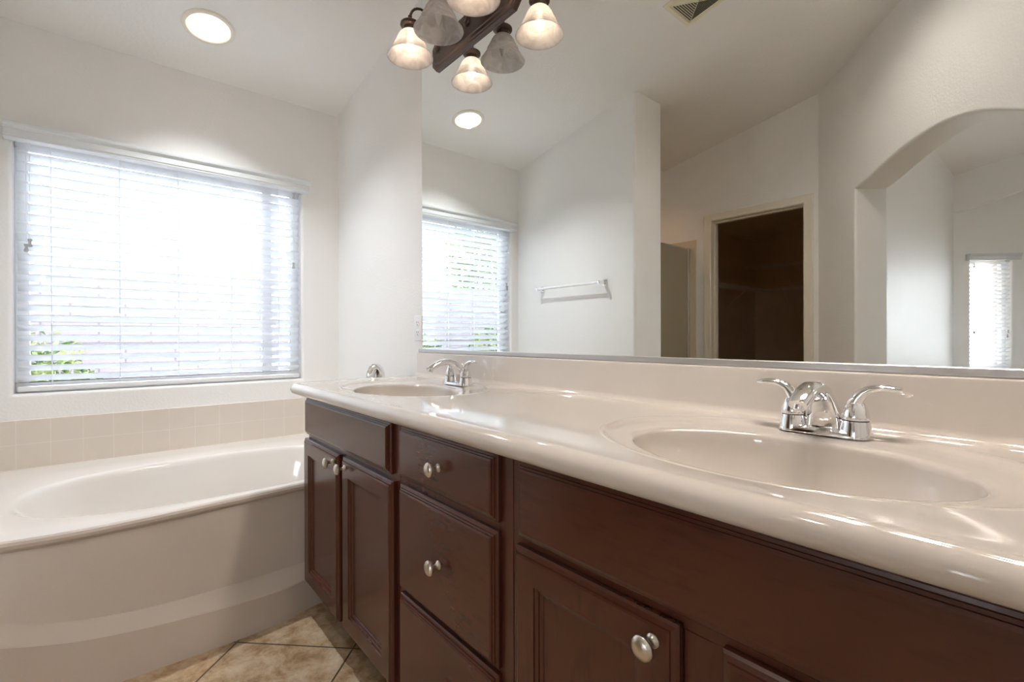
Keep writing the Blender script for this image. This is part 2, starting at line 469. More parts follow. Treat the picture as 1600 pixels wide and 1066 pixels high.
def arch_wall():
    mb = MB(); rb = .016
    K = 28
    ss = [S0 + (S1 - S0) * k / K for k in range(K + 1)]
    # opening outline, foot to foot; normal offset outward g
    def outline(g):
        pts = [(S0 - g, 0)]
        for s in ss:
            z = arch_z(s); e = .004
            dz = (arch_z(min(s + e, S1)) - arch_z(max(s - e, S0))) / (min(s + e, S1) - max(s - e, S0))
            nn = sqrt(1 + dz * dz)
            pts.append((s - dz / nn * g, z + g / nn))
        pts[1] = (S0 - g, pts[1][1]); pts[-1] = (S1 + g, pts[-1][1])
        pts.append((S1 + g, 0))
        return pts
    O = outline(0); n = len(O)
    def top(s): return 2.459 + .179 * (AC[0] + AD[0] * s) + .06
    # outer frame matched point for point
    outer = []
    for i, (s, z) in enumerate(O):
        if i == 0: outer.append((0, 0))
        elif i == n - 1: outer.append((SE, 0))
        else:
            t = (i - 1) / (n - 3); so_ = t * SE
            outer.append((so_, None))
    rings = []
    def outring(d): return [A(s, d, z if z is not None else 2.459 + .179 * A(s, d, 0)[0] + .06) for s, z in outer]
    rings.append(outring(0))
    for a in [k * pi / 2 / 5 for k in range(6)]:
        rings.append([A(s, rb * (1 - cos(a)), z) for s, z in outline(rb * (1 - sin(a)))])
    for a in [k * pi / 2 / 5 for k in range(6)][::-1]:
        rings.append([A(s, AT - rb * (1 - cos(a)), z) for s, z in outline(rb * (1 - sin(a)))])
    rings.append(outring(AT)); rings.append(outring(0))
    mb.loops(rings, closed=False)
    return mb
struct(obj('wall_arch', arch_wall(), paint, ang=30), 'off-white angled wall with the arched opening, seen in the mirror', 'wall')

# bedroom beyond the arch
BX = 2.17
seg_wall('wall_bedroom_left', [([(BX - .08, -2.99), (BX, -2.86), (BX, -6.132), (BX - .1, -6.132)], 0, None)], paint, 'off-white bedroom wall with a window sheen, beyond the arch')
c45 = .70711
def Bv(s, d, z): return (BX + c45 * s - c45 * d * -1 * 0 + c45 * 0 + (-c45) * -d * 0 + 0, 0, z)
# bay wall runs at 45 degrees from the corner; s along it, d away from the room
BC = (BX, -6.132)
def Bp(s, d, z): return (BC[0] + c45 * s - c45 * d, BC[1] - c45 * s - c45 * d, z)
BS0, BS1, BZ0, BZ1 = .175, .605, .66, 1.905
BL = 1.15
def bay_wall():
    mb = MB(); r = .015
    def rect(d, g): return [Bp(BS0 - g, d, BZ0 - g), Bp(BS1 + g, d, BZ0 - g), Bp(BS1 + g, d, BZ1 + g), Bp(BS0 - g, d, BZ1 + g)]
    def out(d): return [Bp(0, d, 0), Bp(BL, d, 0), Bp(BL, d, 3.1), Bp(0, d, 3.1)]
    mb.loops([out(0)] + [rect(r * (1 - cos(a)), r * (1 - sin(a))) for a in [k * pi / 2 / 4 for k in range(5)]] + [rect(.14, 0), out(.14), out(0)])
    return mb
struct(obj('wall_bay', bay_wall(), paint, ang=25), 'shaded off-white bay wall around the narrow bedroom window', 'wall')
bx2, by2 = Bp(BL, 0, 0)[:2]
# second bay wall with a wide window, then the far bedroom walls
mb = MB()
def hole_y(y_in, y_out, x0, x1, z0, z1, hx0, hx1, hz0, hz1):
    m_ = MB()
    def rc(y): return [(hx0, y, hz0), (hx1, y, hz0), (hx1, y, hz1), (hx0, y, hz1)]
    def oc(y): return [(x0, y, z0), (x1, y, z0), (x1, y, z1), (x0, y, z1)]
    m_.loops([oc(y_in), rc(y_in), rc(y_out), oc(y_out), oc(y_in)]); return m_
struct(obj('wall_bay_center', hole_y(by2, by2 - .14, bx2, 6.0, 0, 3.6, bx2 + .2, bx2 + .8, .66, 2.0), paint, smooth=False), 'off-white bedroom wall with a wide window, out of view', 'wall')
struct(obj('wall_bedroom_right', holed_wall_x(6.0, 6.14, -8.4, .12, 0, 3.6, -5.0, -4.0, .9, 1.9), paint, smooth=False), 'far side wall of the bedroom, out of view', 'wall')
struct(obj('wall_bedroom_front', MB().box((X1 + .12, -.6, 0), (6.0, -.72, 3.6)), paint, smooth=False), 'near wall of the bedroom, out of view', 'wall')
struct(obj('ceiling_bay', MB().poly_prism([Bp(0, .14, 0)[:2], Bp(BL, .14, 0)[:2], (5.9, by2 - .14), (5.9, -6.20), (BX, -6.20)], 2.66, 2.70), paint_ceiling, smooth=False), 'flat bright ceiling of the bedroom bay', 'ceiling')
# header beam before the bay
mb = MB(); hy0, hy1 = -6.12, -6.22
V = [(x, y, z) for y in (hy0, hy1) for x, z in ((BX, 2.425), (3.3, 2.72), (6.0, 2.9), (6.0, 3.58), (BX, 2.9))]
mb.add(V, [(0, 1, 2, 3, 4), (9, 8, 7, 6, 5)] + [(i, (i + 1) % 5, 5 + (i + 1) % 5, 5 + i) for i in range(5)])
struct(obj('trim_bay_header', mb, paint, smooth=False), 'shaded off-white header beam above the bedroom window bay', 'beam')

# closet door casing
def casing():
    mb = MB(); y = YC
    prof = [(0, 0), (0, .010), (.008, .014), (.02, .012), (.045, .016), (.058, .018), (.062, .015), (.062, 0)]
    for off, t in ((0, 1),):
        rings = []
        for g, d in prof:
            rings.append([(DX0 - g, y + d, 0), (DX0 - g, y + d, DZ + g), (DX1 + g, y + d, DZ + g), (DX1 + g, y + d, 0)])
        mb.loops(rings, closed=False)
    return mb
struct(obj('trim_1', casing(), trim_paint, ang=25), 'cream moulded casing around the closet doorway', 'door trim')
mb = MB()
for x0, x1, z0, z1 in ((DX0 - .02, DX0, 0, DZ + .02), (DX1, DX1 + .02, 0, DZ + .02), (DX0 - .02, DX1 + .02, DZ, DZ + .02)):
    mb.box((x0, YC + .002, z0), (x1, Y2 - .002, z1))
for x0, x1, z0, z1 in ((DX0, DX0 + .012, 0, DZ), (DX1 - .012, DX1, 0, DZ), (DX0, DX1, DZ - .012, DZ)):
    mb.box((x0, YC - .04, z0), (x1, YC - .075, z1), .002)
struct(obj('trim_2', mb, trim_paint, smooth=False), 'cream jamb lining inside the closet doorway', 'door trim')

# tile splash above the tub
struct(obj('trim_3', MB().box((0, -1.536, .455), (.010, 0, .6815), .003), splash_tile, smooth=False), 'two rows of beige square tiles between the tub deck and window', 'wall tile')

# ------------------------------------------------------------------ windows
def window(name, T, w0, w1, z0, z1, label, mull):
    """T(s, d, z): s along the wall, d outward depth"""
    fr = MB(); fw = .045
    for a, b, c, d in ((w0, w1, z0, z0 + fw), (w0, w1, z1 - fw, z1), (w0, w0 + fw, z0 + fw, z1 - fw), (w1 - fw, w1, z0 + fw, z1 - fw)):
        fr.box((a, .075, c), (b, .125, d), .004, T=lambda v: Vector(T(v.x, v.y, v.z)))
    for s in mull:
        fr.box((s - .025, .08, z0 + fw), (s + .025, .12, z1 - fw), .004, T=lambda v: Vector(T(v.x, v.y, v.z)))
    fo = struct(obj(name, fr, white_vinyl), label, 'window')
    g = MB(); g.add([T(w0 + fw, .1, z0 + fw), T(w1 - fw, .1, z0 + fw), T(w1 - fw, .1, z1 - fw), T(w0 + fw, .1, z1 - fw)], [(0, 1, 2, 3)])
    obj('pane', g, pane, fo, smooth=False)
TW = lambda s, d, z: (-d, s, z)
window('window_1', TW, WY0, WY1, WZ0, WZ1, 'white vinyl window frame behind the blind above the tub', [-.40])
TB = lambda s, d, z: Bp(s, d, z)
window('window_2', TB, BS0, BS1, BZ0, BZ1, 'narrow white bedroom window behind its blind', [.5])
window('window_3', lambda s, d, z: (s, by2 - d, z), bx2 + .2, bx2 + .8, .66, 2.0, 'wide bedroom window, out of view', [])
window('window_4', lambda s, d, z: (6.0 + d, s, z), -5.0, -4.0, .9, 1.9, 'unseen bedroom side window, added to let in light', [])  # unseen window put in to light the bedroom

# ------------------------------------------------------------------ blinds
def blind(T, s0, s1, ztop, zrail, vs0, vs1, vz0, vz1, cords, label, base, pulls, tilt=33):
    root = thing('window_blind', base, label, 'blind')
    t = radians(tilt); P = .0457; hw = .0252
    mb = MB(); z = ztop
    while z > zrail + .028:
        sec = []
        for k in range(7):
            u = -1 + 2 * k / 6
            d = .030 + u * hw * cos(t); zz = z - u * hw * sin(t) + .0025 * (1 - u * u)
            sec.append((d, zz))
        sec2 = [(d + .0006, zz - .0026) for d, zz in sec][::-1]
        ring = sec + sec2
        mb.loops([[T(s, d, zz) for d, zz in ring] for s in (s0, s1)], True, True, True)
        z -= P
    obj('slats', mb, slat_mat, root, ang=50)
    r = MB().box((s0, .012, zrail - .012), (s1, .052, zrail + .010), .004, T=lambda v: Vector(T(v.x, v.y, v.z)))
    obj('bottom_rail', r, white_vinyl, root)
    # head rail and moulded valance
    h = MB().box((s0 + .004, .006, vz0 + .012), (s1 - .004, .058, vz1 - .006), .003, T=lambda v: Vector(T(v.x, v.y, v.z)))
    obj('head_rail', h, white_vinyl, root)
    prof = [(0, vz0), (-.050, vz0), (-.054, vz0 + .003), (-.054, vz0 + .010), (-.057, vz0 + .013), (-.057, vz0 + .040), (-.060, vz0 + .043), (-.062, vz0 + .048),
            (-.066, vz0 + .052), (-.068, vz1 - .010), (-.068, vz1), (0, vz1)]
    v = MB(); v.loops([[T(s, d, zz) for d, zz in prof] for s in (vs0, vs1)], True, True, True)
    obj('valance', v, valance_vinyl, root, ang=20)
    for c in cords:
        m_ = MB()
        for d in (.030 - hw * cos(t) - .002, .030 + hw * cos(t) + .002):
            m_.tube([T(c, d, vz0 + .02), T(c, d, zrail)], .0011, 6)
        z = ztop
        obj('ladder_cord', m_, slat_mat, root)
    for c, z1, d in pulls:
        m_ = MB().tube([T(c, d, vz0 + .03), T(c, d, z1 + .03)], .0010, 6)
        pc = obj('pull_cord', m_, slat_mat, root)
        q = MB().lathe([(.003, .034), (.0075, .032), (.0078, .026), (.005, .020), (.0055, .012), (.0088, .006), (.0088, 0), (.004, -.003)], T(c, d, z1), n=16)
        obj('tassel', q, grey_plastic, pc)
    return root
blind(TW, WY0 + .012, WY1 - .012, 1.918, .800 + .017, -1.474, -.194, 1.925, 1.993,
      [-1.328, -1.083, -.844, -.599, -.355], 'wide white horizontal blind in the window above the tub', (0, -.84, .80),
      [(-1.407, 1.437, -.010), (-1.395, 1.460, -.014), (-.276, 1.465, -.010), (-.272, 1.885, -.014)])
blind(TB, BS0 + .008, BS1 - .008, 1.865, BZ0 + .02, .125, .655, 1.885, 1.958,
      [.28, .5], 'narrow white horizontal blind in the bedroom, seen through the arch in the mirror', tuple(Bp(.39, 0, BZ0)),
      [(.205, 1.815, -.012), (.205, 1.07, -.012), (.555, 1.08, -.012), (.545, 1.03, -.016)], tilt=30)

# ------------------------------------------------------------------ bathtub
def interp(t, pts):
    if t <= pts[0][0]: return pts[0][1]
    for (a, va), (b, vb) in zip(pts, pts[1:]):
        if t <= b:
            k = (t - a) / (b - a); k = k * k * (3 - 2 * k) if False else k
            return va + (vb - va) * k
    return pts[-1][1]
rimx = smooth_fn([(0, 1.005), (.3, 1.022), (.53, 1.043), (.79, 1.066), (1.07, 1.090), (1.24, 1.090), (1.37, 1.068), (1.525, 1.03)])
basex = smooth_fn([(0, 1.125), (.45, 1.128), (.54, 1.138), (.62, 1.166), (.80, 1.180), (1.1, 1.176), (1.525, 1.166)])
blo = smooth_fn([(0, .11), (.56, .118), (.91, .132), (1.17, .158), (1.355, .206), (1.525, .27)])
bhi = smooth_fn([(0, .150), (.56, .157), (.91, .167), (1.17, .196), (1.36, .246), (1.525, .31)])
TZ = .461
def build_tub():
    root = thing('bathtub', (.6, -.77, 0), 'glossy cream alcove bathtub with a bowed apron below the window', 'bathtub')
    n = 60; ys = [-.004 - (1.528) * k / n for k in range(n + 1)]
    ap = MB(); rings = []
    for y in ys:
        a = -y; rx = rimx(a); bx = basex(a); lo = blo(a); hi = bhi(a)
        mx = min(bx - .006, bx - .006); ux = rx + .040
        sec = [(bx, 0), (mx, lo - .004), (mx - .003, lo + .001), (ux + .008, hi - .002), (ux, hi + .004)]
        for k in range(1, 6):
            t = k / 6; sec.append((ux + (rx - .012 - ux) * t + .004 * sin(pi * t), hi + .006 + (TZ - .036 - hi - .006) * t))
        sec += [(rx - .012, TZ - .034), (rx - .006, TZ - .030), (rx + .001, TZ - .022), (rx + .002, TZ - .012), (rx - .003, TZ - .004), (rx - .012, TZ)]
        rings.append([(x, y, z) for x, z in sec])
    ap.loops(rings, closed=False)
    obj('apron', ap, tub_apron_shaded, root, ang=22)
    # deck and basin
    cx, cyy = .628, -.765; ax, ay = .358, .608; N = 96; p = 2.5
    def oval(k, sx=1., sy=1., ox=0, oy=0):
        t = 2 * pi * k / N; c, s_ = cos(t), sin(t)
        return (cx + ox + math.copysign(abs(c) ** (2 / p), c) * ax * sx, cyy + oy + math.copysign(abs(s_) ** (2 / p), s_) * ay * sy)
    # edge of deck matched radially
    def edge(k):
        x, y = oval(k); dx, dy = x - cx, y - cyy
        best = 1e9
        if dy > 0: best = min(best, (-.004 - cyy) / dy)
        if dy < 0: best = min(best, (-1.532 - cyy) / dy)
        if dx < 0: best = min(best, (.010 - cx) / dx)
        if dx > 0:
            t = 1.0
            for _ in range(40):
                yy = max(-1.532, min(-.004, cyy + dy * t)); t = (rimx(-yy) - .012 - cx) / dx
                t = min(t, 9)
            best = min(best, t)
        return (cx + dx * best, cyy + dy * best)
    dk = MB(); rings = []
    E_ = [edge(k) for k in range(N)]
    rings.append([(x, y, TZ) for x, y in E_])
    O0 = [oval(k, 1.06, 1.045) for k in range(N)]
    mid = lambda a, b, t: [(p_[0] + (q[0] - p_[0]) * t, p_[1] + (q[1] - p_[1]) * t) for p_, q in zip(a, b)]
    ins = []
    for t in (.5, 1.0): ins.append(([q for q in mid(E_, O0, t)], TZ))
    for q, z in ins: rings.append([(x, y, z) for x, y in q])
    for sx, sy, z in ((1.03, 1.03, TZ - .002), (1.012, 1.012, TZ - .007), (1.0, 1.0, TZ - .016), (.99, .988, TZ - .03), (.96, .96, TZ - .09), (.93, .92, TZ - .16), (.89, .87, TZ - .24),
                      (.84, .82, TZ - .31), (.78, .77, TZ - .345), (.68, .70, TZ - .362), (.45, .5, TZ - .368), (.15, .2, TZ - .37)):
        rings.append([(*oval(k, sx, sy), z) for k in range(N)])
    dk.loops(rings, True, False, True)
    obj('basin', dk, tub_mat, root, ang=50)
    obj('drain', MB().lathe([(.035, .0), (.035, .004), (.02, .006), (.001, .006)], (cx, cyy + .25, TZ - .371), n=24), chrome, root)
build_tub()

# tall chrome tub filler on the tub deck
t = thing('tub_spout', (.865, -.118, TZ), 'chrome tub filler arch behind the left end of the countertop', 'tub faucet')
obj('base_flange', MB().lathe([(.034, 0), (.034, .008), (.024, .02), (.022, .03)], (.865, -.118, TZ), n=28), chrome, t)
pth = [(.865, -.118, TZ + .02), (.865, -.118, TZ + .20), (.865, -.118, TZ + .36)] + [(.865, -.118 - .025 + .025 * cos(a), TZ + .400 + .038 * sin(a)) for a in [k * pi / 12 for k in range(0, 13)]] + [(.865, -.168, TZ + .37)]
obj('spout', MB().tube(pth, [(.022, .0115)] * len(pth), 20, up=(1, 0, 0)), chrome, t)

# ------------------------------------------------------------------ vanity cabinets
YF = -.540      # face frame
def panel(x0, x1, z0, z1, kind, y=YF):
    """front facing -y made of nested rectangles (inset, depth)"""
    if kind == 'slab':
        pr = [(0, 0), (0, .008), (.0025, .0105), (.007, .0115), (.0075, .014), (.011, .0155), (.0115, .018), (.016, .020)]
        pr_in = None
    else:
        pr = [(0, 0), (0, .010), (.003, .014), (.009, .0165), (.010, .019), (.014, .020), (.056, .020), (.057, .0165), (.063, .0145), (.064, .0115), (.070, .010), (.0715, .0075), (.078, .0075)]
    mb = MB()
    rings = [[(x0 + g, y - d, z0 + g), (x1 - g, y - d, z0 + g), (x1 - g, y - d, z1 - g), (x0 + g, y - d, z1 - g)] for g, d in pr]
    mb.loops(rings, True, True, True)
    return mb
def knob(x, z, par, y=YF - .020):
    mb = MB()
    mb.lathe([(.0098, 0), (.0098, .002), (.0075, .004), (.0052, .007), (.0046, .012), (.0055, .017), (.009, .020)], (x, y, z), (0, -1, 0), 24)
    mb.lathe([(.009, .0195), (.0145, .0215), (.0168, .0245), (.0165, .0275), (.0140, .0305), (.0095, .0325), (.0045, .0335), (.0006, .0338)], (x, y, z), (0, -1, 0), 28)
    obj('knob', mb, nickel, par)
def cabinet(x0, x1, label, opens, kind='sink'):
    root = thing('drawer_cabinet' if kind == 'drawers' else 'sink_cabinet', ((x0 + x1) / 2, -.28, 0), label, 'cabinet')
    b = MB()
    b.box((x0, 0 - .002, .10), (x0 + .018, YF + .018, .824)); b.box((x1 - .018, -.002, .10), (x1, YF + .018, .824))
    b.box((x0 + .018, -.002, .10), (x1 - .018, YF + .018, .118)); b.box((x0 + .018, -.002, .118), (x1 - .018, -.012, .824))
    obj('carcass', b, wood_z, root, smooth=False)
    obj('toe_kick', MB().box((x0 + .03, -.465, 0), (x1, -.45, .10)), black, root, smooth=False)
    # face frame around the openings
    f = MB()
    f.box((x0, YF, .10), (x0 + .04, YF + .018, .824), .001); f.box((x1 - .04, YF, .10), (x1, YF + .018, .824), .001)
    f.box((x0 + .04, YF, .10), (x1 - .04, YF + .018, .14), .001); f.box((x0 + .04, YF, .80), (x1 - .04, YF + .018, .824), .001)
    f.box((x0 + .04, YF, .655), (x1 - .04, YF + .018, .69), .001)
    if kind == 'drawers': f.box((x0 + .04, YF, .375), (x1 - .04, YF + .018, .405), .001)
    else: f.box(((x0 + x1) / 2 - .035, YF, .14), ((x0 + x1) / 2 + .035, YF + .018, .655), .001)
    obj('face_frame', f, wood_z, root, smooth=False)
    for nm, a, c, z0, z1, kn in opens:
        door = nm == 'door'
        p = obj(nm, panel(a, c, z0, z1, 'door' if door else 'slab', YF - .0005), wood_z if door else wood_x, root, ang=12)
        for kx, kz in kn: knob(kx, kz, p)
    return root
cabinet(1.146, 1.898, 'dark cherry sink cabinet beside the bathtub, under the far sink',
        [('false_front', 1.150, 1.866, .678, .818, []), ('door', 1.140, 1.494, .113, .662, [(1.458, .634)]), ('door', 1.528, 1.880, .113, .662, [(1.561, .634)])])
cabinet(1.900, 2.358, 'dark cherry cabinet with three stacked drawers in the middle of the vanity',
        [('drawer', 1.920, 2.324, .684, .818, [(2.122, .751)]), ('drawer', 1.918, 2.324, .398, .666, [(2.122, .532)]), ('drawer', 1.918, 2.324, .113, .385, [(2.122, .249)])], 'drawers')
cabinet(2.360, 3.130, 'dark cherry sink cabinet in the right foreground, under the near sink',
        [('false_front', 2.384, 3.106, .676, .818, []), ('door', 2.379, 2.710, .113, .662, [(2.676, .630)]), ('door', 2.768, 3.106, .113, .662, [(2.800, .630)])])

# ------------------------------------------------------------------ countertop with two integral sinks
CT = .868
CX0, CX1, CYF = 1.068, 3.13, -.560
SINKS = [1.512, 2.742]
def countertop():
    root = thing('vanity_countertop', (2.1, -.3, .826), 'glossy cream one-piece countertop with two oval sinks along the mirror wall', 'countertop')
    NO = 96
    oa, ob, ocy = .325, .238, -.292
    ia, ib, icy = .238, .158, -.325
    # top face with holes
    outline = []
    r = .05; cxx, cyy = CX0 + r, CYF + r
    outline.append((CX1, -.001)); outline.append((CX0, -.001)); outline.append((CX0, -.25))
    for k in range(13):
        a = pi + k * pi / 24; outline.append((cxx + r * cos(a), cyy + r * sin(a)))
    outline.append((CX1, CYF))
    bm = bmesh.new(); edges = []
    def loop(pts):
        vs = [bm.verts.new((x, y, CT)) for x, y in pts]
        for i in range(len(vs)): edges.append(bm.edges.new((vs[i], vs[(i + 1) % len(vs)])))
    loop(outline)
    for sx in SINKS: loop([(sx + oa * cos(2 * pi * k / NO), ocy + ob * sin(2 * pi * k / NO)) for k in range(NO)])
    bmesh.ops.triangle_fill(bm, use_beauty=True, use_dissolve=False, edges=edges)
    bm.verts.index_update()
    mb = MB(); 
    fs = [[v.index for v in f.verts] for f in bm.faces]
    mb.add([v.co.copy() for v in bm.verts], fs); bm.free()
    # edge profile swept round the left end and front
    path = [((CX0, -.001), (-1, 0)), ((CX0, -.25), (-1, 0))]
    for k in range(13):
        a = pi + k * pi / 24; path.append(((cxx + r * cos(a), cyy + r * sin(a)), (cos(a), sin(a))))
    path.append(((CX1, CYF), (0, -1)))
    prof = [(0, 0), (.010, .0012), (.018, .0008), (.026, -.003), (.033, -.0095), (.0365, -.018), (.036, -.026), (.031, -.034), (.022, -.039), (.010, -.042), (-.10, -.042)]
    rings = [[(p[0] + n_[0] * o_, p[1] + n_[1] * o_, CT + dz) for o_, dz in prof] for p, n_ in path]
    mb.loops(rings, closed=False)
    # right end
    mb.add([(CX1, -.001, CT), (CX1, -.001, CT - .042)] + [(CX1, CYF - o_, CT + dz) for o_, dz in prof[:-1]], [tuple([0, 1] + list(range(11, 1, -1)))])
    obj('slab', mb, marble, root, ang=30)
    for sx in SINKS:
        b = MB(); rings = []
        # outer ring (t=0) to inner bowl edge (t=1)
        def ring(t, z, da=0.):
            a = oa + (ia - oa) * t; bb = ob + (ib - ob) * t; c = ocy + (icy - ocy) * t
            return [(sx + (a + da) * cos(2 * pi * k / NO), c + (bb + da) * sin(2 * pi * k / NO), CT + z) for k in range(NO)]
        for t_, z in ((0, 0), (.05, .0012), (.11, .0010), (.17, -.0015), (.24, -.0042), (.34, -.0060), (.55, -.0075), (.80, -.0088), (.93, -.0100), (.97, -.0118), (.99, -.0155), (1.0, -.0215)):
            rings.append(ring(t_, z))
        for q, z in ((.985, -.036), (.945, -.060), (.87, -.082), (.79, -.103), (.68, -.120), (.54, -.132), (.38, -.139), (.2, -.143), (.09, -.145)):
            rings.append([(sx + ia * q * cos(2 * pi * k / NO), icy + ib * q * sin(2 * pi * k / NO) + .01 * (1 - q), CT + z) for k in range(NO)])
        b.loops(rings, True, False, True)
        so_ = obj('sink_basin', b, marble, root, ang=60)
        obj('drain', MB().lathe([(.023, 0), (.023, .003), (.017, .004), (.015, .001), (.013, .006), (.001, .007)], (sx, icy + .009, CT - .145), n=24), chrome, so_)
        obj('overflow_hole', MB().lathe([(.007, 0), (.007, .002), (.004, .0025), (.0005, .0015)], (sx, icy - ib * .93 + .004, CT - .06), (0, 1, .35), n=16), chrome, so_)
    bs = MB(); prof = [(-.001, CT - .002), (-.034, CT - .002), (-.030, CT + .0015), (-.0235, CT + .007), (-.020, CT + .016), (-.0195, .968), (-.018, .9725), (-.014, .975), (-.001, .975)]
    bs.loops([[(x, y, z) for y, z in prof] for x in (1.046, 1.0465, CX1)], True, True, True)
    obj('backsplash', bs, marble, root, ang=35)
countertop()

# ------------------------------------------------------------------ faucets
def faucet(sx, label, hl=0.):
    o = Vector((sx, -.098, CT - .0055))
    root = thing('sink_faucet', o, label, 'faucet', None)
    # base plate: stadium
    def stad(hw, hd, z, n=40):
        pts = []
        for k in range(n):
            a = 2 * pi * k / n; c, s_ = cos(a), sin(a)
            pts.append(o + Vector(((hw - hd) * (1 if c >= 0 else -1) * (1 if abs(c) > 1e-6 else 0) + hd * c, hd * s_, z)))
        return pts
    b = MB(); b.loops([stad(.0765, .0265, 0), stad(.0765, .0265, .004), stad(.0745, .0245, .009), stad(.068, .019, .013)], True, True, True)
    obj('base_plate', b, chrome, root)
    # spout: broad at the foot, arching forward over the bowl
    P = [(0, .010, .004), (0, .008, .022), (0, .003, .044), (0, -.007, .064), (0, -.024, .081), (0, -.046, .0895), (0, -.070, .0895), (0, -.092, .0835), (0, -.112, .0745), (0, -.129, .0640)]
    Rr = [(.036, .021), (.0305, .0185), (.0255, .0165), (.0215, .0150), (.0190, .0135), (.0175, .0122), (.0170, .0115), (.0168, .0112), (.0165, .0108), (.0145, .0092)]
    obj('spout', MB().tube([o + Vector(p) for p in P], Rr, 24, up=(0, -.6, .8) if False else None, sq=2.5) if False else spout_mesh(o, P, Rr), chrome, root)
    obj('aerator', MB().lathe([(.0098, 0), (.0098, .010), (.0085, .013), (.006, .013)], o + Vector((0, -.120, .068)), (0, -.35, -.95), 20), chrome, root)
    obj('lift_rod', MB().lathe([(.0028, 0), (.0028, .022), (.0062, .026), (.0066, .031), (.0045, .035), (.0005, .036)], o + Vector((0, .026 - .006, .045)), n=16).tube([o + Vector((0, .020, .008)), o + Vector((0, .020, .05))], .0028, 10), chrome, root)
    for s in (-1, 1):
        c = o + Vector((s * .051, 0, 0))
        hb = MB().lathe([(.0262, .002), (.0262, .005), (.0240, .016), (.0218, .028), (.0212, .0305)], c, n=32)
        hub = obj('handle_base', hb, chrome, root)
        obj('collar', MB().lathe([(.0198, .0300), (.0198, .0325)], c, n=32), black, hub)
        h = MB().lathe([(.0210, .0322), (.0216, .034), (.0212, .040), (.0190, .050), (.0160, .058), (.0135, .063)], c, n=32)
        # lever: rises from the hub, sweeps outward and flares flat
        Lp = [(-.004, .050), (-.001, .062), (.004, .0725), (.011, .0815), (.021, .0880), (.034, .0915), (.047, .0920), (.059, .0905), (.067, .0895)]
        Lr = [(.0155, .0130), (.0140, .0125), (.0122, .0108), (.0105, .0090), (.0095, .0072), (.0095, .0062), (.0102, .0058), (.0100, .0050), (.0055, .0030)]
        pts = [c + Vector((s * x, -.10 * max(x, 0) * hl, z)) for x, z in Lp]
        rings = []
        for i, p in enumerate(pts):
            tt = (pts[min(i + 1, len(pts) - 1)] - pts[max(i - 1, 0)]).normalized(); side = Vector((0, 1, 0)); u = side.cross(tt).normalized()
            rings.append([p + side * cos(2 * pi * j / 20) * Lr[i][0] + u * sin(2 * pi * j / 20) * Lr[i][1] for j in range(20)])
        h.loops(rings, True, True, True)
        obj('lever_handle', h, chrome, hub, ang=50)
    return root
def spout_mesh(o, P, Rr):
    mb = MB(); rings = []; n = 28
    pts = [o + Vector(p) for p in P]
    for i, p in enumerate(pts):
        tt = (pts[min(i + 1, len(pts) - 1)] - pts[max(i - 1, 0)]).normalized(); side = Vector((1, 0, 0)); u = side.cross(tt).normalized()
        if i == 0: u = Vector((0, 1, 0)) if u.y > 0 else Vector((0, -1, 0))
        ring = []
        for j in range(n):
            c, d = cos(2 * pi * j / n), sin(2 * pi * j / n)
            c = math.copysign(abs(c) ** .75, c); d = math.copysign(abs(d) ** .75, d)
            ring.append(p + side * c * Rr[i][0] + u * d * Rr[i][1])
        rings.append(ring)
    mb.loops(rings, True, True, True); return mb
faucet(SINKS[0], 'chrome two-handle faucet at the far sink, nearest the bathtub')
faucet(SINKS[1], 'chrome two-handle faucet at the near sink, in the right foreground')

# ------------------------------------------------------------------ mirror
MX0, MX1, MZ0, MZ1 = 1.076, 3.64, .980, 2.640
root = thing('wall_mirror', (MX0, 0, MZ0), 'huge frameless wall mirror above the vanity backsplash', 'mirror')
mb = MB().box((MX0, -.0055, MZ0), (MX1, -.0002, MZ1))
obj('glass_backing', mb, mirror_back, root, smooth=False)
mb = MB().add([(MX0 + .001, -.006, MZ0), (MX1, -.006, MZ0), (MX1, -.006, MZ1), (MX0 + .001, -.006, MZ1)], [(0, 1, 2, 3)])
obj('mirror_glass', mb, mirror_mat, root, smooth=False)
mb = MB(); prof = [(0, .9755), (-.011, .9755), (-.0125, .978), (-.0125, .990), (-.011, .9915), (-.0065, .9915), (-.0065, .980), (0, .980)]
mb.loops([[(x, y, z) for y, z in prof] for x in (1.049, MX1)], True, True, True)
obj('bottom_channel', mb, silver, root, ang=20)

# outlet left of the mirror
t = thing('wall_outlet', (1.033, 0, 1.09), 'white duplex outlet on the wall at the left edge of the mirror', 'outlet')
obj('cover_plate', MB().box((.996, -.005, 1.032), (1.068, 0, 1.150), .002), white_vinyl, t)
for z in (1.068, 1.114):
    r = obj('receptacle', MB().box((1.016, -.0075, z - .016), (1.048, -.004, z + .016), .003), white_vinyl, t)
    mm = MB()
    for dx, h in ((-.007, .005), (.007, .004)): mm.box((1.032 + dx - .0012, -.0079, z + .001 - h + .003), (1.032 + dx + .0012, -.0070, z + .003 + h))
    mm.lathe([(.0024, 0), (.0024, .0006)], (1.032, -.0073, z - .008), (0, -1, 0), 12)
    obj('slots', mm, black, r, smooth=False)

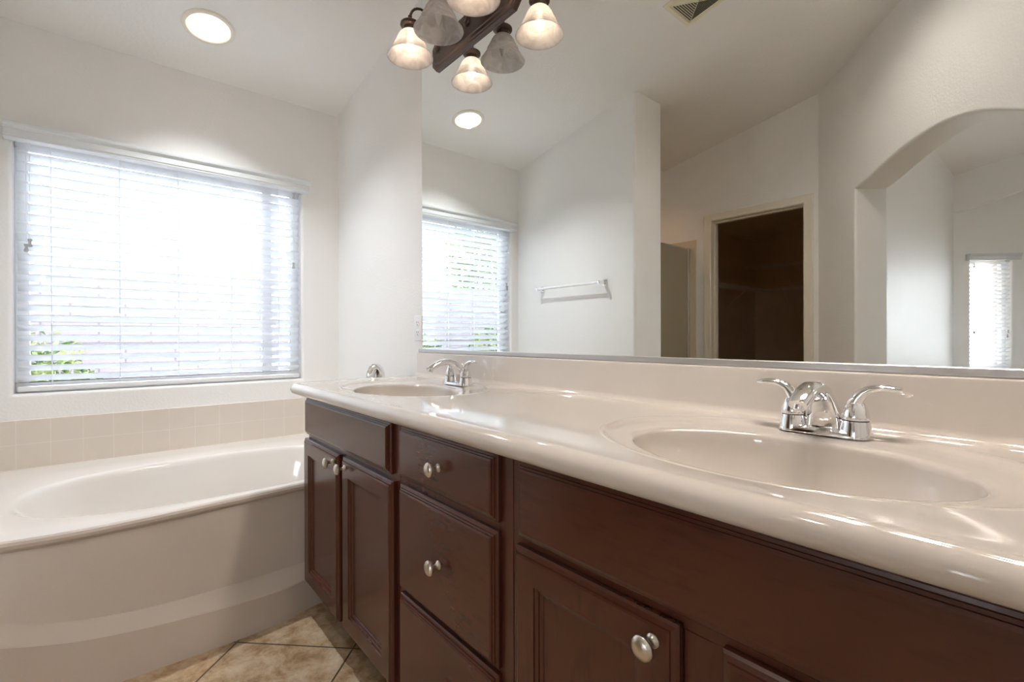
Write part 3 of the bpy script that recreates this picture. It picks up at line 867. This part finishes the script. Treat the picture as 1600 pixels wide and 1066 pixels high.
# ------------------------------------------------------------------ vanity lights
def vanity_light(xc, label, lit=(True, False, True), watts=BULB_W):
    warm = (1, .74, .54) if watts < 1 else (1, .91, .82)
    zc = 2.290
    root = thing('vanity_light', (xc, -.006, zc), label, 'wall light', None)
    hw, hh, ch = .293, .068, .030
    def octo(g, y):
        w_, h_ = hw - g, hh - g; c = ch - g * .4
        return [(xc - w_ + c, y, zc - h_), (xc + w_ - c, y, zc - h_), (xc + w_, y, zc - h_ + c), (xc + w_, y, zc + h_ - c), (xc + w_ - c, y, zc + h_), (xc - w_ + c, y, zc + h_), (xc - w_, y, zc + h_ - c), (xc - w_, y, zc - h_ + c)]
    pr = [(0, -.0065), (0, -.014), (.004, -.018), (.010, -.019), (.012, -.023), (.022, -.026), (.024, -.030), (.036, -.032)]
    mb = MB(); mb.loops([octo(g, y) for g, y in pr], True, True, True)
    obj('back_plate', mb, bronze, root, ang=15)
    for i, dx in enumerate((-.225, 0, .225)):
        x = xc + dx; yl = -.163; zr = 2.213
        arm = MB()
        pts = [(x, -.030, zc + .02), (x, -.050, zc + .045)] + [(x, -.108 + .055 * cos(a), zc + .085 + .060 * sin(a)) for a in [pi * .08 + k * (pi * .92) / 10 for k in range(11)]] + [(x, yl, zc + .07)]
        arm.tube(pts, .0052, 10)
        arm.lathe([(.018, 0), (.016, .006), (.008, .012)], (x, -.030, zc + .012), (0, -1, .4), 20)
        sc = [(x, -.045, zc + .055), (x, -.065, zc + .082), (x, -.09, zc + .095), (x, -.118, zc + .092), (x, -.142, zc + .078), (x, -.160, zc + .073)]
        arm.tube(sc, .0026, 8)
        ao = obj('arm', arm, bronze, root)
        cap = MB().lathe([(.006, .175), (.0085, .172), (.0085, .151), (.014, .146), (.036, .1425), (.0405, .138), (.0405, .131), (.036, .1265), (.0285, .123), (.0275, .113), (.0285, .109), (.0265, .104)], (x, yl, zr), n=32)
        obj('socket_cap', cap, bronze, ao)
        prof = [(.0235, .108), (.033, .1045), (.042, .096), (.050, .083), (.0565, .068), (.0615, .056), (.0655, .0515), (.0668, .048), (.0672, .044), (.0705, .036), (.0775, .024), (.0865, .010), (.092, .003), (.0945, .0)]
        sh = MB(); rings = []
        full = prof + [(r - .0028, h + .0005) for r, h in prof[::-1]]
        sh.lathe(full, (x, yl, zr), n=48, caps=False)
        obj('glass_shade', sh, shade_glass, ao, ang=60)
        bl = MB().lathe([(.009, .105), (.0095, .088), (.014, .072), (.0155, .060), (.013, .045), (.008, .030), (.003, .018), (.0008, .012)], (x, yl, zr), n=24)
        bo = obj('bulb', bl, bulb_on if lit[i] else bulb_off, ao, ang=60)
        bo['label'] = 'glowing candle bulb' if lit[i] else 'unlit candle bulb'
        if lit[i]:
            ld = bpy.data.lights.new('bulb_light', 'POINT'); ld.energy = watts; ld.color = warm; ld.shadow_soft_size = .016 if watts < 1 else .06
            lo = bpy.data.objects.new('bulb_light', ld); COL.objects.link(lo); lo.parent = bo
            lo.location = Vector((x, yl, zr + .045)) - Vector((xc, -.006, zc))
    return root
vanity_light(1.484, 'dark bronze three-shade light on the mirror above the far sink')
vanity_light(2.74, 'dark bronze three-shade light on the mirror above the near sink, beyond the frame, brightened as fill', (True, True, True), NEAR_BULB_W)

# recessed can lights
def on_ceiling(x, y, d=0.):   # point d below the ceiling
    n = Vector((.179, 0, -1)).normalized(); return Vector((x, y, CZ(x))) + n * d
def can_light(x, y, label, watts, m=lens_on, tint=(.95, .98, 1.0), cone=125):
    n = Vector((.179, 0, -1)).normalized()
    root = thing('ceiling_light', on_ceiling(x, y), label, 'ceiling light')
    o = on_ceiling(x, y)
    obj('trim_ring', MB().lathe([(.110, .0), (.110, .004), (.104, .009), (.092, .010), (.088, .006), (.088, .0)], o, n, 48, caps=False), trim_paint, root)
    obj('lens', MB().lathe([(.0885, .004), (.080, .010), (.068, .013), (.064, .018), (.050, .026), (.03, .031), (.001, .033)], o, n, 40), m, root, ang=50)
    ld = bpy.data.lights.new('can_glow', 'SPOT'); ld.energy = watts; ld.color = tint; ld.shadow_soft_size = .025; ld.spot_size = radians(cone); ld.spot_blend = 1.0
    lo = bpy.data.objects.new('can_glow', ld); COL.objects.link(lo); lo.parent = root
    lo.location = n * .037; lo.rotation_euler = (-n).to_track_quat('Z', 'Y').to_euler()
can_light(.382, -.757, 'round glowing recessed light in the ceiling above the tub', CAN_W, cone=121)
can_light(.42, -2.32, 'recessed light in the ceiling of the shower, behind the partition', SHOWER_W, tint=(1, .6, .35))
can_light(2.20, -1.60, 'recessed light added as unseen fill in the ceiling in front of the arch', HALL_FILL_W, tint=(1, .92, .82), cone=165)  # added unseen lamp, brightens the arch and closet walls
ld = bpy.data.lights.new('bedroom_fill', 'AREA'); ld.energy = BED_FILL_W; ld.size = .5; ld.color = (1, .93, .85)
# added bedroom ceiling fixture, unseen, that carries this fill light
n_ = Vector((.179, 0, -1)).normalized()
root = thing('ceiling_light', on_ceiling(4.4, -3.8), 'flush ceiling light added as unseen fill in the bedroom', 'ceiling light')
obj('drum_shade', MB().lathe([(.26, 0), (.26, .06), (.25, .07)], on_ceiling(4.4, -3.8), n_, 32), white_vinyl, root)
lo = bpy.data.objects.new('bedroom_fill', ld); COL.objects.link(lo); lo.parent = root
lo.location = n_ * .08; lo.rotation_euler = (-n_).to_track_quat('Z', 'Y').to_euler()

# ceiling vent: four-way louvred register
def vent():
    x0, x1, y0, y1 = 1.668, 1.922, -1.085, -1.330
    xc, yc = (x0 + x1) / 2, (y0 + y1) / 2
    root = thing('ceiling_vent', on_ceiling(xc, yc), 'square cream four-way air vent in the ceiling, seen in the mirror', 'air vent')
    def ring(g, d):
        return [on_ceiling(a, b, d) for a, b in ((x0 + g, y1 + g), (x1 - g, y1 + g), (x1 - g, y0 - g), (x0 + g, y0 - g))]
    mb = MB(); mb.loops([ring(0, 0), ring(0, .004), ring(.006, .008), ring(.022, .008), ring(.024, .004), ring(.026, .0006)], True)
    obj('frame', mb, vent_paint, root, smooth=False)
    mb = MB(); mb.add(ring(.024, .0012), [(0, 1, 2, 3)]); obj('duct_opening', mb, vent_dark, root, smooth=False)
    mb = MB(); g = .027
    while g < .118:
        a, b = ring(g, .0035), ring(g + .0062, .0085); c = ring(g + .0072, .0085); 
        mb.loops([a, b, c], True)
        g += .0105
    def q(a, b): return on_ceiling(a, b, .0092)
    for (a, b) in ((x0 + .024, y0 - .024), (x1 - .024, y0 - .024), (x1 - .024, y1 + .024), (x0 + .024, y1 + .024)):
        mb.tube([q(a, b), q(xc, yc)], .0016, 6)
    obj('louvers', mb, vent_paint, root, smooth=False)
vent()

# ------------------------------------------------------------------ towel bar on the partition
t = thing('towel_bar', (.6, YP, 1.424), 'chrome towel bar on the partition wall, seen in the mirror', 'towel bar')
for x in (.300, .925):
    m_ = MB().box((x - .018, YP, 1.402), (x + .018, YP + .008, 1.446), .003)
    m_.box((x - .011, YP + .006, 1.411), (x + .011, YP + .072, 1.437), .004)
    obj('post', m_, chrome, t)
obj('bar', MB().tube([(.300, YP + .060, 1.424), (.925, YP + .060, 1.424)], (.0095, .0095), 16), mat('white_bar', (.85, .86, .87), .15, spec=.6), t)

# ------------------------------------------------------------------ shower
t = thing('shower_enclosure', (.86, -2.32, 0), 'obscure glass shower panel with a chrome post between the partition and closet wall', 'shower')
GX = .855
obj('glass_panel', MB().box((GX - .003, YP2, .10), (GX + .003, -2.745, 1.812)), shower_glass, t, smooth=False)
obj('jamb_post', MB().box((GX - .014, -2.745, .09), (GX + .014, YC, 1.822), .003), chrome, t)
obj('top_rail', MB().box((GX - .006, YP2, 1.808), (GX + .006, -2.75, 1.820), .002), silver, t)
obj('curb', MB().box((GX - .05, YP2, 0), (GX + .05, YC, .10), .01), tub_mat, t)
obj('shower_tile_surround', MB().box((0, YC, .0), (.925, YC + .008, 1.888), .002).box((0, YP2 - .008, 0), (GX, YP2, 1.888), .002).box((0, YP2, 0), (.008, YC, 1.888), .002), shower_tile, t, smooth=False)

# ------------------------------------------------------------------ closet shelves
def wire_shelf(x0, x1, y0, y1, z, front, label):
    t = thing('wire_shelf', ((x0 + x1) / 2, (y0 + y1) / 2, z), label, 'closet shelf', None)
    m_ = MB(); a = .0024
    along_x = (x1 - x0) > (y0 - y1)
    if along_x:
        for y in (y0 - .005, (y0 + y1) / 2, y1 + .005): m_.tube([(x0, y, z), (x1, y, z)], a * 1.3, 6)
        m_.tube([(x0, front, z - .03), (x1, front, z - .03)], a * 1.3, 6)
        k = x0 + .03
        while k < x1: m_.tube([(k, y0 if front == y1 else y1, z + .003), (k, front, z + .003), (k, front, z - .03)], a * .7, 4); k += .05
    else:
        for x in (x0 + .005, (x0 + x1) / 2, x1 - .005): m_.tube([(x, y0, z), (x, y1, z)], a * 1.3, 6)
        m_.tube([(front, y0, z - .03), (front, y1, z - .03)], a * 1.3, 6)
        k = y0 - .03
        while k > y1: m_.tube([(x0, k, z + .003), (x1, k, z + .003), (front, k, z - .03)], a * .7, 4); k -= .05
    obj('wire_grid', m_, white_vinyl, t)
    for q in (.25, .75):
        b_ = MB()
        if along_x:
            k = x0 + (x1 - x0) * q; wall = y1 if front == y0 else y0
            b_.tube([(k, front, z - .02), (k, wall, z - .28)], .004, 8)
        else:
            k = y0 + (y1 - y0) * q; b_.tube([(front, k, z - .02), (.02, k, z - .28)], .004, 8)
        obj('brace', b_, white_vinyl, t)
wire_shelf(.02, .33, -3.3, -5.80, 1.69, .33, 'white wire shelf along the left wall of the dark closet')
wire_shelf(.02, 1.98, -5.81, -6.13, 1.70, -5.81, 'lower white wire shelf across the back of the dark closet')
wire_shelf(.02, 1.98, -5.81, -6.13, 2.035, -5.81, 'upper white wire shelf across the back of the dark closet')

# ------------------------------------------------------------------ outdoors
struct(obj('ground', MB().box((-30, -25, -.4), (-.15, 12, -.25)).box((-.15, -25, -.4), (20, -8.7, -.25)).box((6.3, -25, -.4), (30, 12, -.25)), outside_ground, smooth=False), 'pale gravel yard outside the windows', 'ground')
tag(obj('garden_wall', MB().box((-3.2, -14, -.3), (-3.0, 8, 1.80), .01), block_mat, smooth=False), 'pinkish block garden wall outside the tub window', 'garden wall')
t = thing('neighbor_house', (-11, -1, -.25), 'pale neighboring house with a dark blue-grey eave, seen through the blind', 'house')
obj('house_wall', MB().box((-16, -9, -.3), (-11, 6, 4.5)), stucco, t, smooth=False)
mb = MB(); V = [(-10.5, -9.6, 4.45), (-10.5, 6.6, 4.45), (-10.5, 6.6, 4.75), (-10.5, -9.6, 4.75), (-16.5, -9.6, 4.45), (-16.5, 6.6, 4.45), (-13.5, -9.6, 5.9), (-13.5, 6.6, 5.9)]
mb.add(V, [(0, 1, 2, 3), (3, 2, 7, 6), (6, 7, 5, 4), (0, 4, 5, 1), (0, 3, 6, 4), (1, 5, 7, 2)])
obj('roof', mb, roof_mat, t, smooth=False)

def plant(name, x, y, z, rx, ry, rz, n, seed, label, cat, h0, group=None, sz=.05):
    rd = random.Random(seed)
    root = thing(name, (x, y, -.25), label, cat, group)
    m_ = MB()
    for i in range(n):
        while True:
            p = Vector((rd.uniform(-1, 1), rd.uniform(-1, 1), rd.uniform(-1, 1)))
            if p.length < 1 and p.length > .35: break
        c = Vector((x + p.x * rx, y + p.y * ry, z + p.z * rz))
        d = Vector((rd.uniform(-1, 1), rd.uniform(-1, 1), rd.uniform(-.6, 1))).normalized(); s_ = d.orthogonal().normalized(); nn = d.cross(s_)
        L_ = sz * rd.uniform(.7, 1.4); W_ = L_ * .32
        m_.add([c, c + d * L_ * .5 + s_ * W_, c + d * L_ + nn * L_ * .15, c + d * L_ * .5 - s_ * W_], [(0, 1, 2), (0, 2, 3)])
    obj('foliage', m_, leaf, root, smooth=False, fix=False)
    st = MB()
    for i in range(7):
        a = 2 * pi * i / 7
        st.tube([(x, y, -.26), (x + .1 * cos(a), y + .1 * sin(a), (z - .25) * .5), (x + rx * .6 * cos(a), y + ry * .6 * sin(a), z + .2 * rz)], [(.03, .03), (.02, .02), (.006, .006)], 7)
    obj('branches', st, bark, root)
plant('shrub', -2.2, -1.72, .50, .45, .58, .66, 3800, 1, 'leafy green shrub outside the lower left of the tub window', 'shrub', 0)
plant('shrub', -2.0, -2.92, .52, .45, .55, .74, 3800, 2, 'leafy green shrub outside, its top in the mirrored window near the far faucet', 'shrub', 0)
plant('shrub', -2.2, -4.08, .52, .45, .56, .76, 3800, 3, 'leafy green shrub outside, at the lower right of the mirrored window', 'shrub', 0)
plant('garden_tree', -4.6, -4.7, 2.6, .9, .9, .8, 3000, 4, 'small green tree beyond the garden wall, upper right of the mirrored window', 'tree', 0, sz=.09)
b3 = Bp(.4, 3.0, 0)
plant('shrub', b3[0], b3[1], .55, .9, .9, .6, 2600, 5, 'leafy green shrub outside the narrow bedroom window', 'shrub', 0)

# things that come in kinds share a group phrase
GROUPS = {'faucet': 'two-handle faucets on the countertop', 'wall light': 'three-shade lights above the sinks', 'closet shelf': 'wire shelves in the closet',
          'shrub': 'shrubs outside the windows', 'ceiling light': 'ceiling lights', 'blind': 'white horizontal blinds', 'cabinet': 'cherry cabinets under the countertop'}
for o in scn.objects:
    if o.parent is None and o.get('category') in GROUPS:
        o['group'] = GROUPS[o['category']]
